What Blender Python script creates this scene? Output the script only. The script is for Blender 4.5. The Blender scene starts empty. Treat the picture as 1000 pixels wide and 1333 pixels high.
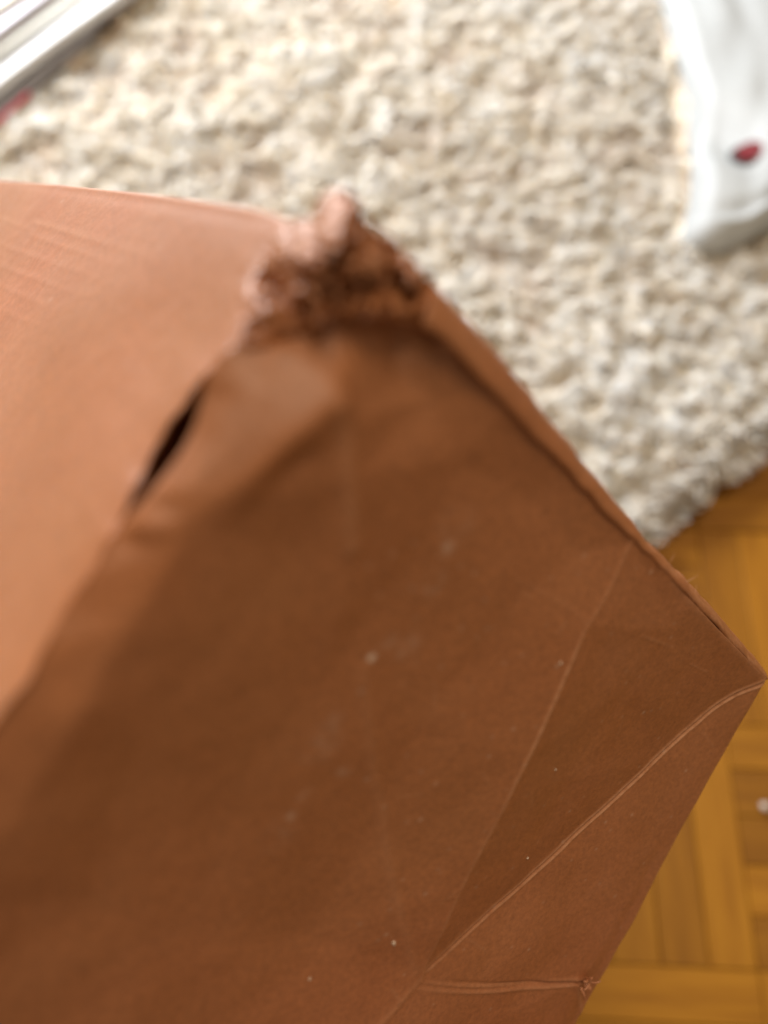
import bpy, bmesh, math, random
import numpy as np
from mathutils import Vector, Matrix
from mathutils.geometry import delaunay_2d_cdt

# ------------------------------------------------------------------ camera, world, lamps
scene = bpy.context.scene
PITCH = math.radians(65)          # looking down at the floor
CAM = np.array([0.0, 0.0, 0.62])
cp, sp = math.cos(PITCH), math.sin(PITCH)
RIGHT = np.array([1.0, 0, 0]); UP = np.array([0, sp, cp]); BACK = np.array([0, -cp, sp])
cam_data = bpy.data.cameras.new("camera")
cam = bpy.data.objects.new("camera", cam_data)
scene.collection.objects.link(cam)
scene.camera = cam
m = Matrix(((RIGHT[0], UP[0], BACK[0], CAM[0]), (RIGHT[1], UP[1], BACK[1], CAM[1]),
            (RIGHT[2], UP[2], BACK[2], CAM[2]), (0, 0, 0, 1)))
cam.matrix_world = m
cam_data.sensor_fit = 'VERTICAL'
cam_data.sensor_height = 34.66
cam_data.sensor_width = 26.0
cam_data.lens = 26.0
cam_data.clip_start = 0.01
cam_data.clip_end = 100
cam_data.dof.use_dof = True
cam_data.dof.focus_distance = 0.243
cam_data.dof.aperture_fstop = 3.7

world = bpy.data.worlds.new("World")
scene.world = world
world.use_nodes = True
bg = world.node_tree.nodes["Background"]
bg.inputs["Color"].default_value = (1.0, 0.76, 0.52, 1)     # soft light bounced around the room
bg.inputs["Strength"].default_value = 0.215

def area(name, loc, target, sx, sy, watts, col):
    d = bpy.data.lights.new(name, 'AREA')
    d.shape = 'RECTANGLE'; d.size = sx; d.size_y = sy; d.energy = watts; d.color = col
    o = bpy.data.objects.new(name, d)
    scene.collection.objects.link(o)
    o.location = loc
    o.rotation_euler = (Vector(target) - Vector(loc)).to_track_quat('-Z', 'Y').to_euler()
    return o
area("window_light", (-0.62, 1.55, 0.88), (-0.4, 0.95, 0.0), 0.8, 0.8, 44, (0.97, 0.98, 1.0))
area("ceiling_light", (0.05, 0.5, 2.1), (0.0, 0.3, 0.0), 0.8, 0.8, 14.5, (1.0, 0.82, 0.60))
area("panel_fill_light", (1.05, 0.1, 1.25), (0.1, 0.2, 0.4), 0.6, 0.6, 1.0, (1.0, 0.80, 0.58))  # added fill lamp that brightens the box's dark end panel

scene.view_settings.view_transform = 'Standard'
scene.view_settings.look = 'None'
scene.view_settings.exposure = 0.30
scene.view_settings.gamma = 1.0
scene.view_settings.use_curve_mapping = False
scene.render.engine = 'CYCLES'
scene.cycles.use_denoising = True
scene.cycles.max_bounces = 14; scene.cycles.diffuse_bounces = 8; scene.cycles.transmission_bounces = 10

# ------------------------------------------------------------------ helpers
RNG = np.random.default_rng(7)
random.seed(7)
COL = scene.collection
F0 = 1000.0
def to_world(p):                       # lens-space vector(s) -> world
    p = np.asarray(p, float)
    return CAM + p[..., 0:1] * RIGHT + p[..., 1:2] * UP + p[..., 2:3] * BACK
def ray(x, y):
    return np.array([(x - 500) / F0, -(y - 666.5) / F0, -1.0])
def floor_pt(x, y, z=0.0):             # where a sight line meets a level plane
    r = ray(x, y); d = r[0] * RIGHT + r[1] * UP + r[2] * BACK
    return CAM + d * ((z - CAM[2]) / d[2])

def link(name, verts, faces, mat, parent=None, origin=None, smooth=True, attrs=None):
    verts = np.asarray(verts, float)
    if origin is None: origin = np.zeros(3)
    me = bpy.data.meshes.new(name)
    v = verts - np.asarray(origin)
    if isinstance(faces, np.ndarray):
        n, k = faces.shape
        me.vertices.add(len(v)); me.vertices.foreach_set("co", v.astype(np.float32).ravel())
        me.loops.add(n * k); me.loops.foreach_set("vertex_index", faces.astype(np.int32).ravel())
        me.polygons.add(n); me.polygons.foreach_set("loop_start", np.arange(0, n * k, k, dtype=np.int32))
        me.update(calc_edges=True)
    else:
        me.from_pydata(v.tolist(), [], faces)
    if smooth:
        me.polygons.foreach_set("use_smooth", np.ones(len(me.polygons), dtype=bool))
    for an, av in (attrs or {}).items():
        a = me.attributes.new(an, 'FLOAT', 'POINT')
        a.data.foreach_set("value", np.asarray(av, np.float32).ravel())
    me.update()
    if mat: me.materials.append(mat)
    o = bpy.data.objects.new(name, me)
    COL.objects.link(o)
    if parent is not None: o.parent = parent
    else: o.location = origin
    return o
def empty(name, loc):
    o = bpy.data.objects.new(name, None)
    o.empty_display_size = 0.03
    COL.objects.link(o); o.location = loc
    return o
def tag(o, label, cat, group=None):
    o["label"] = label; o["category"] = cat
    if group: o["group"] = group
    return o
def grid_faces(nu, nv, flip=False):
    i, j = np.meshgrid(np.arange(nu - 1), np.arange(nv - 1), indexing='ij')
    a = (i * nv + j).ravel(); b = a + nv; c = b + 1; d = a + 1
    f = np.stack([a, b, c, d], 1)
    return f[:, ::-1].copy() if flip else f

def blur(h, s):
    if s <= 0: return h
    r = int(3 * s) + 1
    k = np.exp(-0.5 * (np.arange(-r, r + 1) / s) ** 2); k /= k.sum()
    p = np.pad(h, ((r, r), (0, 0)), mode='reflect', reflect_type='odd')
    h = sum(k[i] * p[i:i + h.shape[0]] for i in range(2 * r + 1))
    p = np.pad(h, ((0, 0), (r, r)), mode='reflect', reflect_type='odd')
    return sum(k[i] * p[:, i:i + h.shape[1]] for i in range(2 * r + 1))
def noise2(shape, cells, rng):
    """smooth value noise on a grid"""
    gx, gy = max(2, cells[0]), max(2, cells[1])
    g = rng.normal(0, 1, (gx + 3, gy + 3))
    x = np.linspace(0, gx - 1e-6, shape[0]); y = np.linspace(0, gy - 1e-6, shape[1])
    xi = x.astype(int); yi = y.astype(int)
    fx = (x - xi); fy = (y - yi)
    fx = (fx * fx * (3 - 2 * fx))[:, None]; fy = (fy * fy * (3 - 2 * fy))[None]
    A = g[np.ix_(xi, yi)]; B = g[np.ix_(xi + 1, yi)]; C_ = g[np.ix_(xi, yi + 1)]; D = g[np.ix_(xi + 1, yi + 1)]
    return (A * (1 - fx) + B * fx) * (1 - fy) + (C_ * (1 - fx) + D * fx) * fy
def tin(pts, vals, edges, qx, qy):
    """linear interpolation over a constrained triangulation; pts Nx2, query arrays"""
    r = delaunay_2d_cdt([Vector(p) for p in pts], edges, [], 0, 1e-7)
    V = np.array([tuple(v) for v in r[0]]); T = r[2]; orig = r[3]
    val = np.zeros(len(V)); pts = np.asarray(pts)
    for i, o in enumerate(orig):
        if o: val[i] = vals[o[0]]
        else: val[i] = vals[np.argmin(((pts - V[i]) ** 2).sum(1))]
    out = np.full(qx.shape, np.nan)
    for t in T:
        a, b, c = V[t[0]], V[t[1]], V[t[2]]
        det = (b[0] - a[0]) * (c[1] - a[1]) - (c[0] - a[0]) * (b[1] - a[1])
        if abs(det) < 1e-14: continue
        w1 = ((qx - a[0]) * (c[1] - a[1]) - (c[0] - a[0]) * (qy - a[1])) / det
        w2 = ((b[0] - a[0]) * (qy - a[1]) - (qx - a[0]) * (b[1] - a[1])) / det
        w0 = 1 - w1 - w2
        k = (w0 >= -1e-6) & (w1 >= -1e-6) & (w2 >= -1e-6)
        out[k] = w0[k] * val[t[0]] + w1[k] * val[t[1]] + w2[k] * val[t[2]]
    bad = np.isnan(out)
    if bad.any():
        bx, by = qx[bad], qy[bad]
        d = (bx[:, None] - pts[None, :, 0]) ** 2 + (by[:, None] - pts[None, :, 1]) ** 2
        out[bad] = np.asarray(vals)[d.argmin(1)]
    return out
def poly_dist(qx, qy, line, nearest=False):
    """distance to a polyline and the position along it (0..1)"""
    line = np.asarray(line, float)
    seg = np.hypot(*(line[1:] - line[:-1]).T); tot = seg.sum(); acc = 0
    best = np.full(qx.shape, 1e9); pos = np.zeros(qx.shape)
    for i in range(len(line) - 1):
        a, b = line[i], line[i + 1]; d = b - a
        t = np.clip(((qx - a[0]) * d[0] + (qy - a[1]) * d[1]) / (d @ d + 1e-18), 0, 1)
        dd = np.hypot(qx - a[0] - t * d[0], qy - a[1] - t * d[1])
        k = dd < best
        best[k] = dd[k]; pos[k] = (acc + t[k] * seg[i]) / tot
        acc += seg[i]
    return best, pos
def resample(pts, n):
    """Catmull-Rom through pts, n points even in arc length"""
    p = np.asarray(pts, float)
    P = np.vstack([2 * p[0] - p[1], p, 2 * p[-1] - p[-2]])
    out = []
    for i in range(1, len(P) - 2):
        for t in np.linspace(0, 1, 24, endpoint=False):
            a, b, c, d = P[i - 1], P[i], P[i + 1], P[i + 2]
            out.append(.5 * ((2 * b) + (c - a) * t + (2 * a - 5 * b + 4 * c - d) * t * t + (3 * b - a - 3 * c + d) * t ** 3))
    out.append(p[-1]); out = np.array(out)
    s = np.r_[0, np.cumsum(np.linalg.norm(out[1:] - out[:-1], axis=1))]
    q = np.linspace(0, s[-1], n)
    return np.stack([np.interp(q, s, out[:, k]) for k in range(p.shape[1])], 1)

# ------------------------------------------------------------------ materials
def new_mat(name):
    mt = bpy.data.materials.new(name); mt.use_nodes = True
    nt = mt.node_tree
    return mt, nt, nt.nodes["Principled BSDF"]
def N(nt, t, **kw):
    n = nt.nodes.new(t)
    for k, v in kw.items():
        if k in n.inputs.keys(): n.inputs[k].default_value = v
        else: setattr(n, k, v)
    return n
def noise(nt, scale, detail=4, rough=.55, coord="Object"):
    tc = N(nt, "ShaderNodeTexCoord"); n = N(nt, "ShaderNodeTexNoise")
    n.inputs["Scale"].default_value = scale; n.inputs["Detail"].default_value = detail; n.inputs["Roughness"].default_value = rough
    nt.links.new(tc.outputs[coord], n.inputs["Vector"])
    return n
def ramp(nt, src, stops):
    r = N(nt, "ShaderNodeValToRGB"); e = r.color_ramp.elements
    while len(e) < len(stops): e.new(0.5)
    for i, (p, c) in enumerate(stops):
        e[i].position = p; e[i].color = (*c, 1)
    nt.links.new(src, r.inputs["Fac"])
    return r
def mixc(nt, fac, a, b):
    mx = N(nt, "ShaderNodeMix"); mx.data_type = 'RGBA'
    for s, v in ((0, fac), (6, a), (7, b)):
        if isinstance(v, (int, float)): mx.inputs[s].default_value = v
        elif isinstance(v, tuple): mx.inputs[s].default_value = (*v, 1)
        else: nt.links.new(v, mx.inputs[s])
    return mx.outputs[2]
def bump(nt, p, h, strength, dist):
    b = N(nt, "ShaderNodeBump"); b.inputs["Strength"].default_value = strength; b.inputs["Distance"].default_value = dist
    nt.links.new(h, b.inputs["Height"]); nt.links.new(b.outputs["Normal"], p.inputs["Normal"])
    return b
def simple(name, col, rough=.5, var=.12, scale=30, spec=.5):
    mt, nt, p = new_mat(name)
    n = noise(nt, scale)
    lo = tuple(c * (1 - var) for c in col); hi = tuple(min(1, c * (1 + var)) for c in col)
    r = ramp(nt, n.outputs["Fac"], [(.3, lo), (.7, hi)])
    nt.links.new(r.outputs["Color"], p.inputs["Base Color"])
    p.inputs["Roughness"].default_value = rough
    p.inputs["Specular IOR Level"].default_value = spec
    return mt

def box_material():
    mt, nt, p = new_mat("brown_paper_board")
    n1 = noise(nt, 22, 5, .6)
    c1 = ramp(nt, n1.outputs["Fac"], [(.25, (.345, .122, .042)), (.5, (.385, .142, .052)), (.75, (.41, .160, .064))])
    n2 = noise(nt, 620, 4, .7)
    c2 = ramp(nt, n2.outputs["Fac"], [(.3, (.80, .80, .80)), (.7, (1.14, 1.14, 1.14))])
    mul = N(nt, "ShaderNodeMix"); mul.data_type = 'RGBA'; mul.blend_type = 'MULTIPLY'; mul.inputs[0].default_value = 1
    nt.links.new(c1.outputs["Color"], mul.inputs[6]); nt.links.new(c2.outputs["Color"], mul.inputs[7])
    nl = noise(nt, 7, 3, .5)
    cl = ramp(nt, nl.outputs["Fac"], [(.3, (.90, .93, .86)), (.5, (1, 1, 1)), (.7, (1.10, 1.03, 1.12))])
    mul2 = N(nt, "ShaderNodeMix"); mul2.data_type = 'RGBA'; mul2.blend_type = 'MULTIPLY'; mul2.inputs[0].default_value = 1
    nt.links.new(mul.outputs[2], mul2.inputs[6]); nt.links.new(cl.outputs["Color"], mul2.inputs[7])
    mul = mul2
    aw = N(nt, "ShaderNodeAttribute", attribute_name="wear")
    nw = noise(nt, 420, 3)
    rw = ramp(nt, nw.outputs["Fac"], [(.3, (.35,) * 3), (.6, (1,) * 3)])
    mw = N(nt, "ShaderNodeMath", operation='MULTIPLY')
    nt.links.new(aw.outputs["Fac"], mw.inputs[0]); nt.links.new(rw.outputs["Color"], mw.inputs[1])
    c3 = mixc(nt, mw.outputs[0], mul.outputs[2], (.62, .32, .18))
    ad = N(nt, "ShaderNodeAttribute", attribute_name="dust")
    c4 = mixc(nt, ad.outputs["Fac"], c3, (.66, .50, .40))
    nt.links.new(c4, p.inputs["Base Color"])
    nr = noise(nt, 60, 4)
    rr = ramp(nt, nr.outputs["Fac"], [(.3, (.42,) * 3), (.7, (.52,) * 3)])
    nt.links.new(rr.outputs["Color"], p.inputs["Roughness"])
    p.inputs["Specular IOR Level"].default_value = .6
    nb = noise(nt, 1300, 4, .65)
    nb2 = noise(nt, 160, 3, .5)
    ad2 = N(nt, "ShaderNodeMath", operation='MULTIPLY_ADD'); ad2.inputs[1].default_value = 2.0
    nt.links.new(nb2.outputs["Fac"], ad2.inputs[0]); nt.links.new(nb.outputs["Fac"], ad2.inputs[2])
    bump(nt, p, ad2.outputs[0], .5, .00025)
    return mt
M_BOX = box_material()

def wood_material():
    mt, nt, p = new_mat("varnished_oak")
    oi = N(nt, "ShaderNodeObjectInfo")
    tc = N(nt, "ShaderNodeTexCoord")
    add = N(nt, "ShaderNodeVectorMath", operation='ADD')
    sc = N(nt, "ShaderNodeVectorMath", operation='SCALE'); sc.inputs["Scale"].default_value = 7.0
    cmb = N(nt, "ShaderNodeCombineXYZ")
    for k in range(3): nt.links.new(oi.outputs["Random"], cmb.inputs[k])
    nt.links.new(cmb.outputs[0], sc.inputs[0])
    nt.links.new(tc.outputs["Object"], add.inputs[0]); nt.links.new(sc.outputs[0], add.inputs[1])
    mp = N(nt, "ShaderNodeMapping"); mp.inputs["Scale"].default_value = (90, 7, 90)
    nt.links.new(add.outputs[0], mp.inputs["Vector"])
    n = N(nt, "ShaderNodeTexNoise"); n.inputs["Scale"].default_value = 1.6; n.inputs["Detail"].default_value = 6; n.inputs["Roughness"].default_value = .62
    nt.links.new(mp.outputs[0], n.inputs["Vector"])
    c = ramp(nt, n.outputs["Fac"], [(.25, (.22, .083, .004)), (.5, (.31, .128, .007)), (.75, (.38, .168, .011))])
    tone = ramp(nt, oi.outputs["Random"], [(0, (.68, .64, .58)), (.35, (.85, .83, .80)), (.7, (.95, .95, .95)), (1, (1.05, 1.05, 1.05))])
    mul = N(nt, "ShaderNodeMix"); mul.data_type = 'RGBA'; mul.blend_type = 'MULTIPLY'; mul.inputs[0].default_value = 1
    nt.links.new(c.outputs["Color"], mul.inputs[6]); nt.links.new(tone.outputs["Color"], mul.inputs[7])
    nt.links.new(mul.outputs[2], p.inputs["Base Color"])
    p.inputs["Roughness"].default_value = .5
    p.inputs["Specular IOR Level"].default_value = .3
    bump(nt, p, n.outputs["Fac"], .2, .0006)
    return mt
M_WOOD = wood_material()
M_GAP = simple("dark_joint_filler", (.045, .025, .010), .9, .3, 60)

def wool_material():
    mt, nt, p = new_mat("cream_wool")
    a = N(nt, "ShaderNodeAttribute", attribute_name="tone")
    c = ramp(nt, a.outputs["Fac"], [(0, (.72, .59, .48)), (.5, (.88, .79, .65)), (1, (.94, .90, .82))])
    n = noise(nt, 500, 4)
    m_ = ramp(nt, n.outputs["Fac"], [(.3, (.85,) * 3), (.7, (1.05,) * 3)])
    mul = N(nt, "ShaderNodeMix"); mul.data_type = 'RGBA'; mul.blend_type = 'MULTIPLY'; mul.inputs[0].default_value = 1
    nt.links.new(c.outputs["Color"], mul.inputs[6]); nt.links.new(m_.outputs["Color"], mul.inputs[7])
    nt.links.new(mul.outputs[2], p.inputs["Base Color"])
    p.inputs["Roughness"].default_value = .95
    p.inputs["Specular IOR Level"].default_value = .1
    p.inputs["Sheen Weight"].default_value = .25
    p.inputs["Subsurface Weight"].default_value = .85
    p.inputs["Subsurface Radius"].default_value = (1.0, .85, .7)
    p.inputs["Subsurface Scale"].default_value = .009
    bump(nt, p, n.outputs["Fac"], .6, .002)
    tr = N(nt, "ShaderNodeBsdfTranslucent"); nt.links.new(mul.outputs[2], tr.inputs["Color"])
    ms = N(nt, "ShaderNodeMixShader"); ms.inputs[0].default_value = .12
    nt.links.new(p.outputs[0], ms.inputs[1]); nt.links.new(tr.outputs[0], ms.inputs[2])
    nt.links.new(ms.outputs[0], nt.nodes["Material Output"].inputs["Surface"])
    return mt
M_WOOL = wool_material()
M_BACKING = simple("rug_backing", (.68, .56, .46), .95, .2, 80)

# ------------------------------------------------------------------ floor: mosaic parquet
BASKET = 0.0
# axes of the parquet taken from two joints seen on the floor
q0, q1 = floor_pt(863, 1135), floor_pt(877, 1264)
h0, h1 = floor_pt(790, 1262), floor_pt(1000, 1275)
ang_v = math.atan2(*(q0 - q1)[[1, 0]]); ang_h = math.atan2(*(h1 - h0)[[1, 0]]) + math.pi / 2
PANG = (ang_v + ang_h) / 2
ay = np.array([math.cos(PANG), math.sin(PANG), 0]); ax = np.array([ay[1], -ay[0], 0])
BL = 0.168; SW = BL / 5
anchor = floor_pt(988, 1264)         # a block corner
FZ = 0.0
def floor_box(name, lo, hi, z0, z1, mat, parent=None):
    v = [(x, y, z) for z in (z0, z1) for x, y in ((lo[0], lo[1]), (hi[0], lo[1]), (hi[0], hi[1]), (lo[0], hi[1]))]
    f = [(3, 2, 1, 0), (4, 5, 6, 7), (0, 1, 5, 4), (1, 2, 6, 5), (2, 3, 7, 6), (3, 0, 4, 7)]
    return link(name, v, f, mat, parent, smooth=False)
floor = floor_box("floor", (-1.6, -0.9), (1.3, 1.9), -0.03, -0.0025, M_GAP)
floor["kind"] = "structure"
def slat_mesh():
    bm = bmesh.new()
    bmesh.ops.create_cube(bm, size=1)
    bmesh.ops.scale(bm, vec=(SW - .0005, BL - .0007, .012), verts=bm.verts)
    bmesh.ops.translate(bm, vec=(0, 0, -.006), verts=bm.verts)
    top = [e for e in bm.edges if all(v.co.z > -.001 for v in e.verts)]
    bmesh.ops.bevel(bm, geom=top, offset=.0007, segments=1, affect='EDGES')
    me = bpy.data.meshes.new("wood_slat"); bm.to_mesh(me); bm.free()
    me.materials.append(M_WOOD)
    return me
ra, rb = floor_pt(1000, 578, .02), floor_pt(862, 690, .02)
rd = (ra - rb) / np.linalg.norm(ra - rb); rd[2] = 0
rn = np.array([-rd[1], rd[0], 0])     # into the rug
if rn[1] < 0: rn = -rn
SL = slat_mesh()
for bi in range(-8, 3):
    for bj in range(-5, 6):
        for k in range(5):
            vert = (bi + bj) % 2 == 1
            if vert: c = anchor + ax * (bi * BL + (k + .5) * SW) + ay * ((bj + .5) * BL)
            else:    c = anchor + ax * ((bi + .5) * BL) + ay * (bj * BL + (k + .5) * SW)
            if not (-0.62 < c[0] < 0.85 and -0.48 < c[1] < 0.72) or (c - rb) @ rn > .09: continue       # the rug hides the rest
            o = bpy.data.objects.new("wood_slat", SL)
            COL.objects.link(o); o.parent = floor
            o.location = (c[0], c[1], FZ + random.uniform(-.0004, .0004))
            o.rotation_euler = (random.uniform(-.003, .003), random.uniform(-.004, .004), PANG - math.pi / 2 + (0 if vert else math.pi / 2))

def inside(px, py, poly):
    r = np.zeros(px.shape, bool); j = len(poly) - 1
    for i in range(len(poly)):
        xi, yi = poly[i]; xj, yj = poly[j]
        k = ((yi > py) != (yj > py)) & (px < (xj - xi) * (py - yi) / (yj - yi + 1e-12) + xi)
        r ^= k; j = i
    return r
s0, s1 = floor_pt(20, 172, .02), floor_pt(215, 18, .02)
sd = s1 - s0; sd[2] = 0; sd = sd / np.linalg.norm(sd); sn = np.array([-sd[1], sd[0], 0])          # away from the viewer
if sn[0] > 0: sn = -sn
FOOT = [[(s0 + sd * a + sn * b)[:2] for a, b in ((-.2, .008), (.34, .008), (.34, .3), (-.2, .3))],
        [floor_pt(x, y, .052)[:2] for x, y in ((850, -60), (866, 20), (888, 120), (893, 200), (884, 296), (960, 302), (1110, 258), (1200, -60))]]
# ------------------------------------------------------------------ rug
RZ = 0.010
rug_c = rb.copy(); rug_c[2] = 0
def rug_xy(u, v): return rug_c[None] + np.outer(u, rd) + np.outer(v, rn)
rug = empty("rug", tuple(rug_c))
tag(rug, "cream long-pile wool rug lying on the parquet behind the brown box", "rug")
cu = np.array([-1.5, .75, .75, -1.5]); cv = np.array([0, 0, 1.6, 1.6])
base = rug_xy(cu, cv)
bv = np.vstack([base + [0, 0, .003], base + [0, 0, RZ]])
link("backing", bv, [(3, 2, 1, 0), (4, 5, 6, 7), (0, 1, 5, 4), (1, 2, 6, 5), (2, 3, 7, 6), (3, 0, 4, 7)], M_BACKING, rug, rug_c, smooth=False)
def locks(n_try, umin, umax, vmin, vmax, keep):
    sp_ = 0.0040
    U, V = np.meshgrid(np.arange(umin, umax, sp_), np.arange(vmin, vmax, sp_), indexing='ij')
    U = U.ravel() + RNG.uniform(-.002, .002, U.size); V = V.ravel() + RNG.uniform(-.002, .002, V.size)
    P = rug_xy(U, V)
    k = keep(P)
    for fp in FOOT: k &= ~inside(P[:, 0], P[:, 1], fp)
    return P[k], U[k], V[k]
def in_view(P):
    y = P[:, 1]; x = P[:, 0]
    return (y > -.1) & (y < 1.22) & (np.abs(x) < .42 + .30 * np.clip(y, 0, 2)) & ~((x < .05 - .1 * y) & (y < .25))
P, U, V = locks(0, -1.3, .75, .0, 1.5, in_view)
n = len(P); NS, NK = 5, 3
# soft lumpy surface of the pile: rounded locks with shallow hollows between them
gu, gv = np.meshgrid(np.arange(-1.45, .745, .004), np.arange(.004, 1.45, .004), indexing='ij')
cells = lambda c: (int(2.195 / c), int(1.446 / c))
m1 = 1 - np.abs(noise2(gu.shape, cells(.031), RNG)); m2 = 1 - np.abs(noise2(gu.shape, cells(.055), RNG)); m3 = noise2(gu.shape, cells(.013), RNG)
wn = noise2((400, 400), (75, 24), RNG)                    # locks combed along the length of the room
gp = rug_xy(gu.ravel(), gv.ravel())
wi = np.clip(((gp[:, 0] + 1.3) / 2.4 * 399).astype(int), 0, 399); wj = np.clip(((gp[:, 1] + .6) / 2.4 * 399).astype(int), 0, 399)
comb = wn[wi, wj].reshape(gu.shape); cw = np.clip((gp[:, 1].reshape(gu.shape) - .35) / .3, 0, 1)
m2 = m2 * (1 - cw) + cw * (1 - np.abs(comb))
m4 = noise2(gu.shape, cells(.09), RNG)
mound = .5 * m1 + .45 * m2 + .10 * m3
gz = RZ + .020 + .0042 * (mound - .4) + .004 * m4
gz = RZ + (gz - RZ) * np.clip((gv / .02), .0, 1) ** .5 * np.clip(1.0 + .25 * m3, .6, 1.3)
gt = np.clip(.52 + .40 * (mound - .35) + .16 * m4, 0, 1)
gi = np.clip(((U + 1.45) / .004 + .5).astype(int), 0, gu.shape[0] - 1); gj = np.clip(((V - .004) / .004 + .5).astype(int), 0, gu.shape[1] - 1)
root_z = gz[gi, gj] - .003
# strands gather into soft locks: each belongs to the nearest of a scatter of lock centres
CS = .024
cu_, cv_ = np.meshgrid(np.arange(-1.4, .82, CS), np.arange(-.05, 1.6, CS), indexing='ij')
sh = cu_.shape
cu_ = cu_ + RNG.uniform(-.010, .010, sh); cv_ = cv_ + RNG.uniform(-.010, .010, sh)
iu = np.clip(((U + 1.4) / CS + .5).astype(int), 1, sh[0] - 2); iv = np.clip(((V + .05) / CS + .5).astype(int), 1, sh[1] - 2)
bd_ = np.full(n, 9.0); ku = iu.copy(); kv = iv.copy()
for a in (-1, 0, 1):
    for b in (-1, 0, 1):
        d_ = (U - cu_[iu + a, iv + b]) ** 2 + (V - cv_[iu + a, iv + b]) ** 2
        k = d_ < bd_; bd_[k] = d_[k]; ku[k] = (iu + a)[k]; kv[k] = (iv + b)[k]
c_az = RNG.uniform(0, 2 * np.pi, sh); c_ln = RNG.uniform(.15, .8, sh); c_h = RNG.uniform(.75, 1.2, sh); c_tone = RNG.normal(.62, .13, sh); c_curl = RNG.uniform(-1.3, 1.3, sh)
ctr_ = rug_xy(cu_[ku, kv], cv_[ku, kv])
farw = np.clip((P[:, 1] - .42) / .3, 0, 1)
az = np.where(RNG.random(sh)[ku, kv] < .7 * farw, -math.pi / 2 + RNG.normal(0, .5, sh)[ku, kv], c_az[ku, kv])
edge = V < .03
rna = math.atan2(-rn[1], -rn[0])
az[edge] = rna + RNG.normal(0, .5, sh)[ku, kv][edge]
lean = c_ln[ku, kv]; lean[edge] = np.maximum(lean[edge], .75)
az = az + RNG.normal(0, .16, n)
Lk = np.where(edge, 2.4, 1.0) * .0062 * c_h[ku, kv] * (1 + .6 * farw) * RNG.uniform(.8, 1.1, n); R0 = RNG.uniform(.0015, .0025, n)
pos = np.zeros((n, NS, 3)); pos[:, 0] = P * [1, 1, 0] + np.outer(root_z, [0, 0, 1])
ang = lean * .4; pull = (ctr_ - P)
for i in range(1, NS):
    d = np.stack([np.cos(az) * np.sin(ang), np.sin(az) * np.sin(ang), np.cos(ang)], 1)
    pos[:, i] = pos[:, i - 1] + d * (Lk / (NS - 1))[:, None] + pull * .05
    ang = np.minimum(ang + lean * .5, 1.75); az = az + c_curl[ku, kv] * .3 + RNG.normal(0, .12, n)
pos[..., 2] = np.maximum(pos[..., 2], RZ * .6)
tan = np.gradient(pos, axis=1); tan /= np.linalg.norm(tan, axis=2, keepdims=True)
side = np.cross(tan, np.array([.31, .17, .2])); side /= np.linalg.norm(side, axis=2, keepdims=True) + 1e-9
bin_ = np.cross(tan, side)
prof = np.array([.9, 1.1, 1.1, .9, .25])
th = np.linspace(0, 2 * np.pi, NK, endpoint=False)
ring = (np.cos(th)[None, None, :, None] * side[:, :, None] + np.sin(th)[None, None, :, None] * bin_[:, :, None])
vv = pos[:, :, None] + ring * (R0[:, None] * prof[None])[:, :, None, None]
vv = vv.reshape(-1, 3)
bi_ = np.arange(n)[:, None, None] * NS * NK; si = np.arange(NS - 1)[None, :, None] * NK; ki = np.arange(NK)[None, None]; kn = (ki + 1) % NK
fa = np.stack([bi_ + si + ki, bi_ + si + kn, bi_ + si + NK + kn, bi_ + si + NK + ki], -1).reshape(-1, 4)
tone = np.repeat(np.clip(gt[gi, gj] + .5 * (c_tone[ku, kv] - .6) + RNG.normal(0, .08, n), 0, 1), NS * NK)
print("strands", n)
gm = rug_xy(gu.ravel(), gv.ravel()); gm[:, 2] = gz.ravel()
gf = grid_faces(*gu.shape) + len(vv)
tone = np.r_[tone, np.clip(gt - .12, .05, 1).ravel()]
vv = np.vstack([vv, gm]); fa = np.vstack([fa, gf])
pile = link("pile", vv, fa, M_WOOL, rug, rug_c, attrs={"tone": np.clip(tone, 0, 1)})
pile["kind"] = "stuff"

# ------------------------------------------------------------------ the crushed box
SC = 0.12                                          # metres from the lens to the crushed corner
C = SC * ray(450, 300)
P1 = SC * 3.2513 * ray(0, 235); P2 = SC * .97972 * ray(0, 930); P3 = SC * 2.19071 * ray(1000, 885)
nz = lambda v: v / np.linalg.norm(v)
e1, e2, e3 = nz(P1 - C), nz(P2 - C), nz(P3 - C)
nL, nF, nR = -e3, -e1, -e2                         # outward
W3 = np.linalg.norm(P3 - C); LEN1 = .42; LEN2 = .20
def on_plane(x, y, n_, h=0.0):                     # h metres inward of the face plane
    r = ray(x, y); return r * ((C @ n_ - h) / (r @ n_))
Q3 = on_plane(755, 1333, nF); eR = nz(Q3 - P3)     # lower right edge of the end panel
low = min((to_world(C + a * LEN1 * e1 + b * LEN2 * e2 + c * W3 * e3))[2] for a in (0, 1) for b in (0, 1) for c in (0, 1))
ctr = C + .5 * LEN1 * e1 + .5 * LEN2 * e2 + .5 * W3 * e3
BO = to_world(C + LEN1 * e1 + LEN2 * e2 + W3 * e3)
print("box lowest corner height", low, BO)
box = empty("cardboard_box", tuple(BO))
tag(box, "brown cardboard box tilted towards the viewer with a crushed torn corner", "box")

def stF(p):  d = p - C; return np.array([d @ e3, d @ e2]), -(d @ nF)
def lmL(p):  d = p - C; return np.array([d @ e1, d @ e2]), -(d @ nL)

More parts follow.
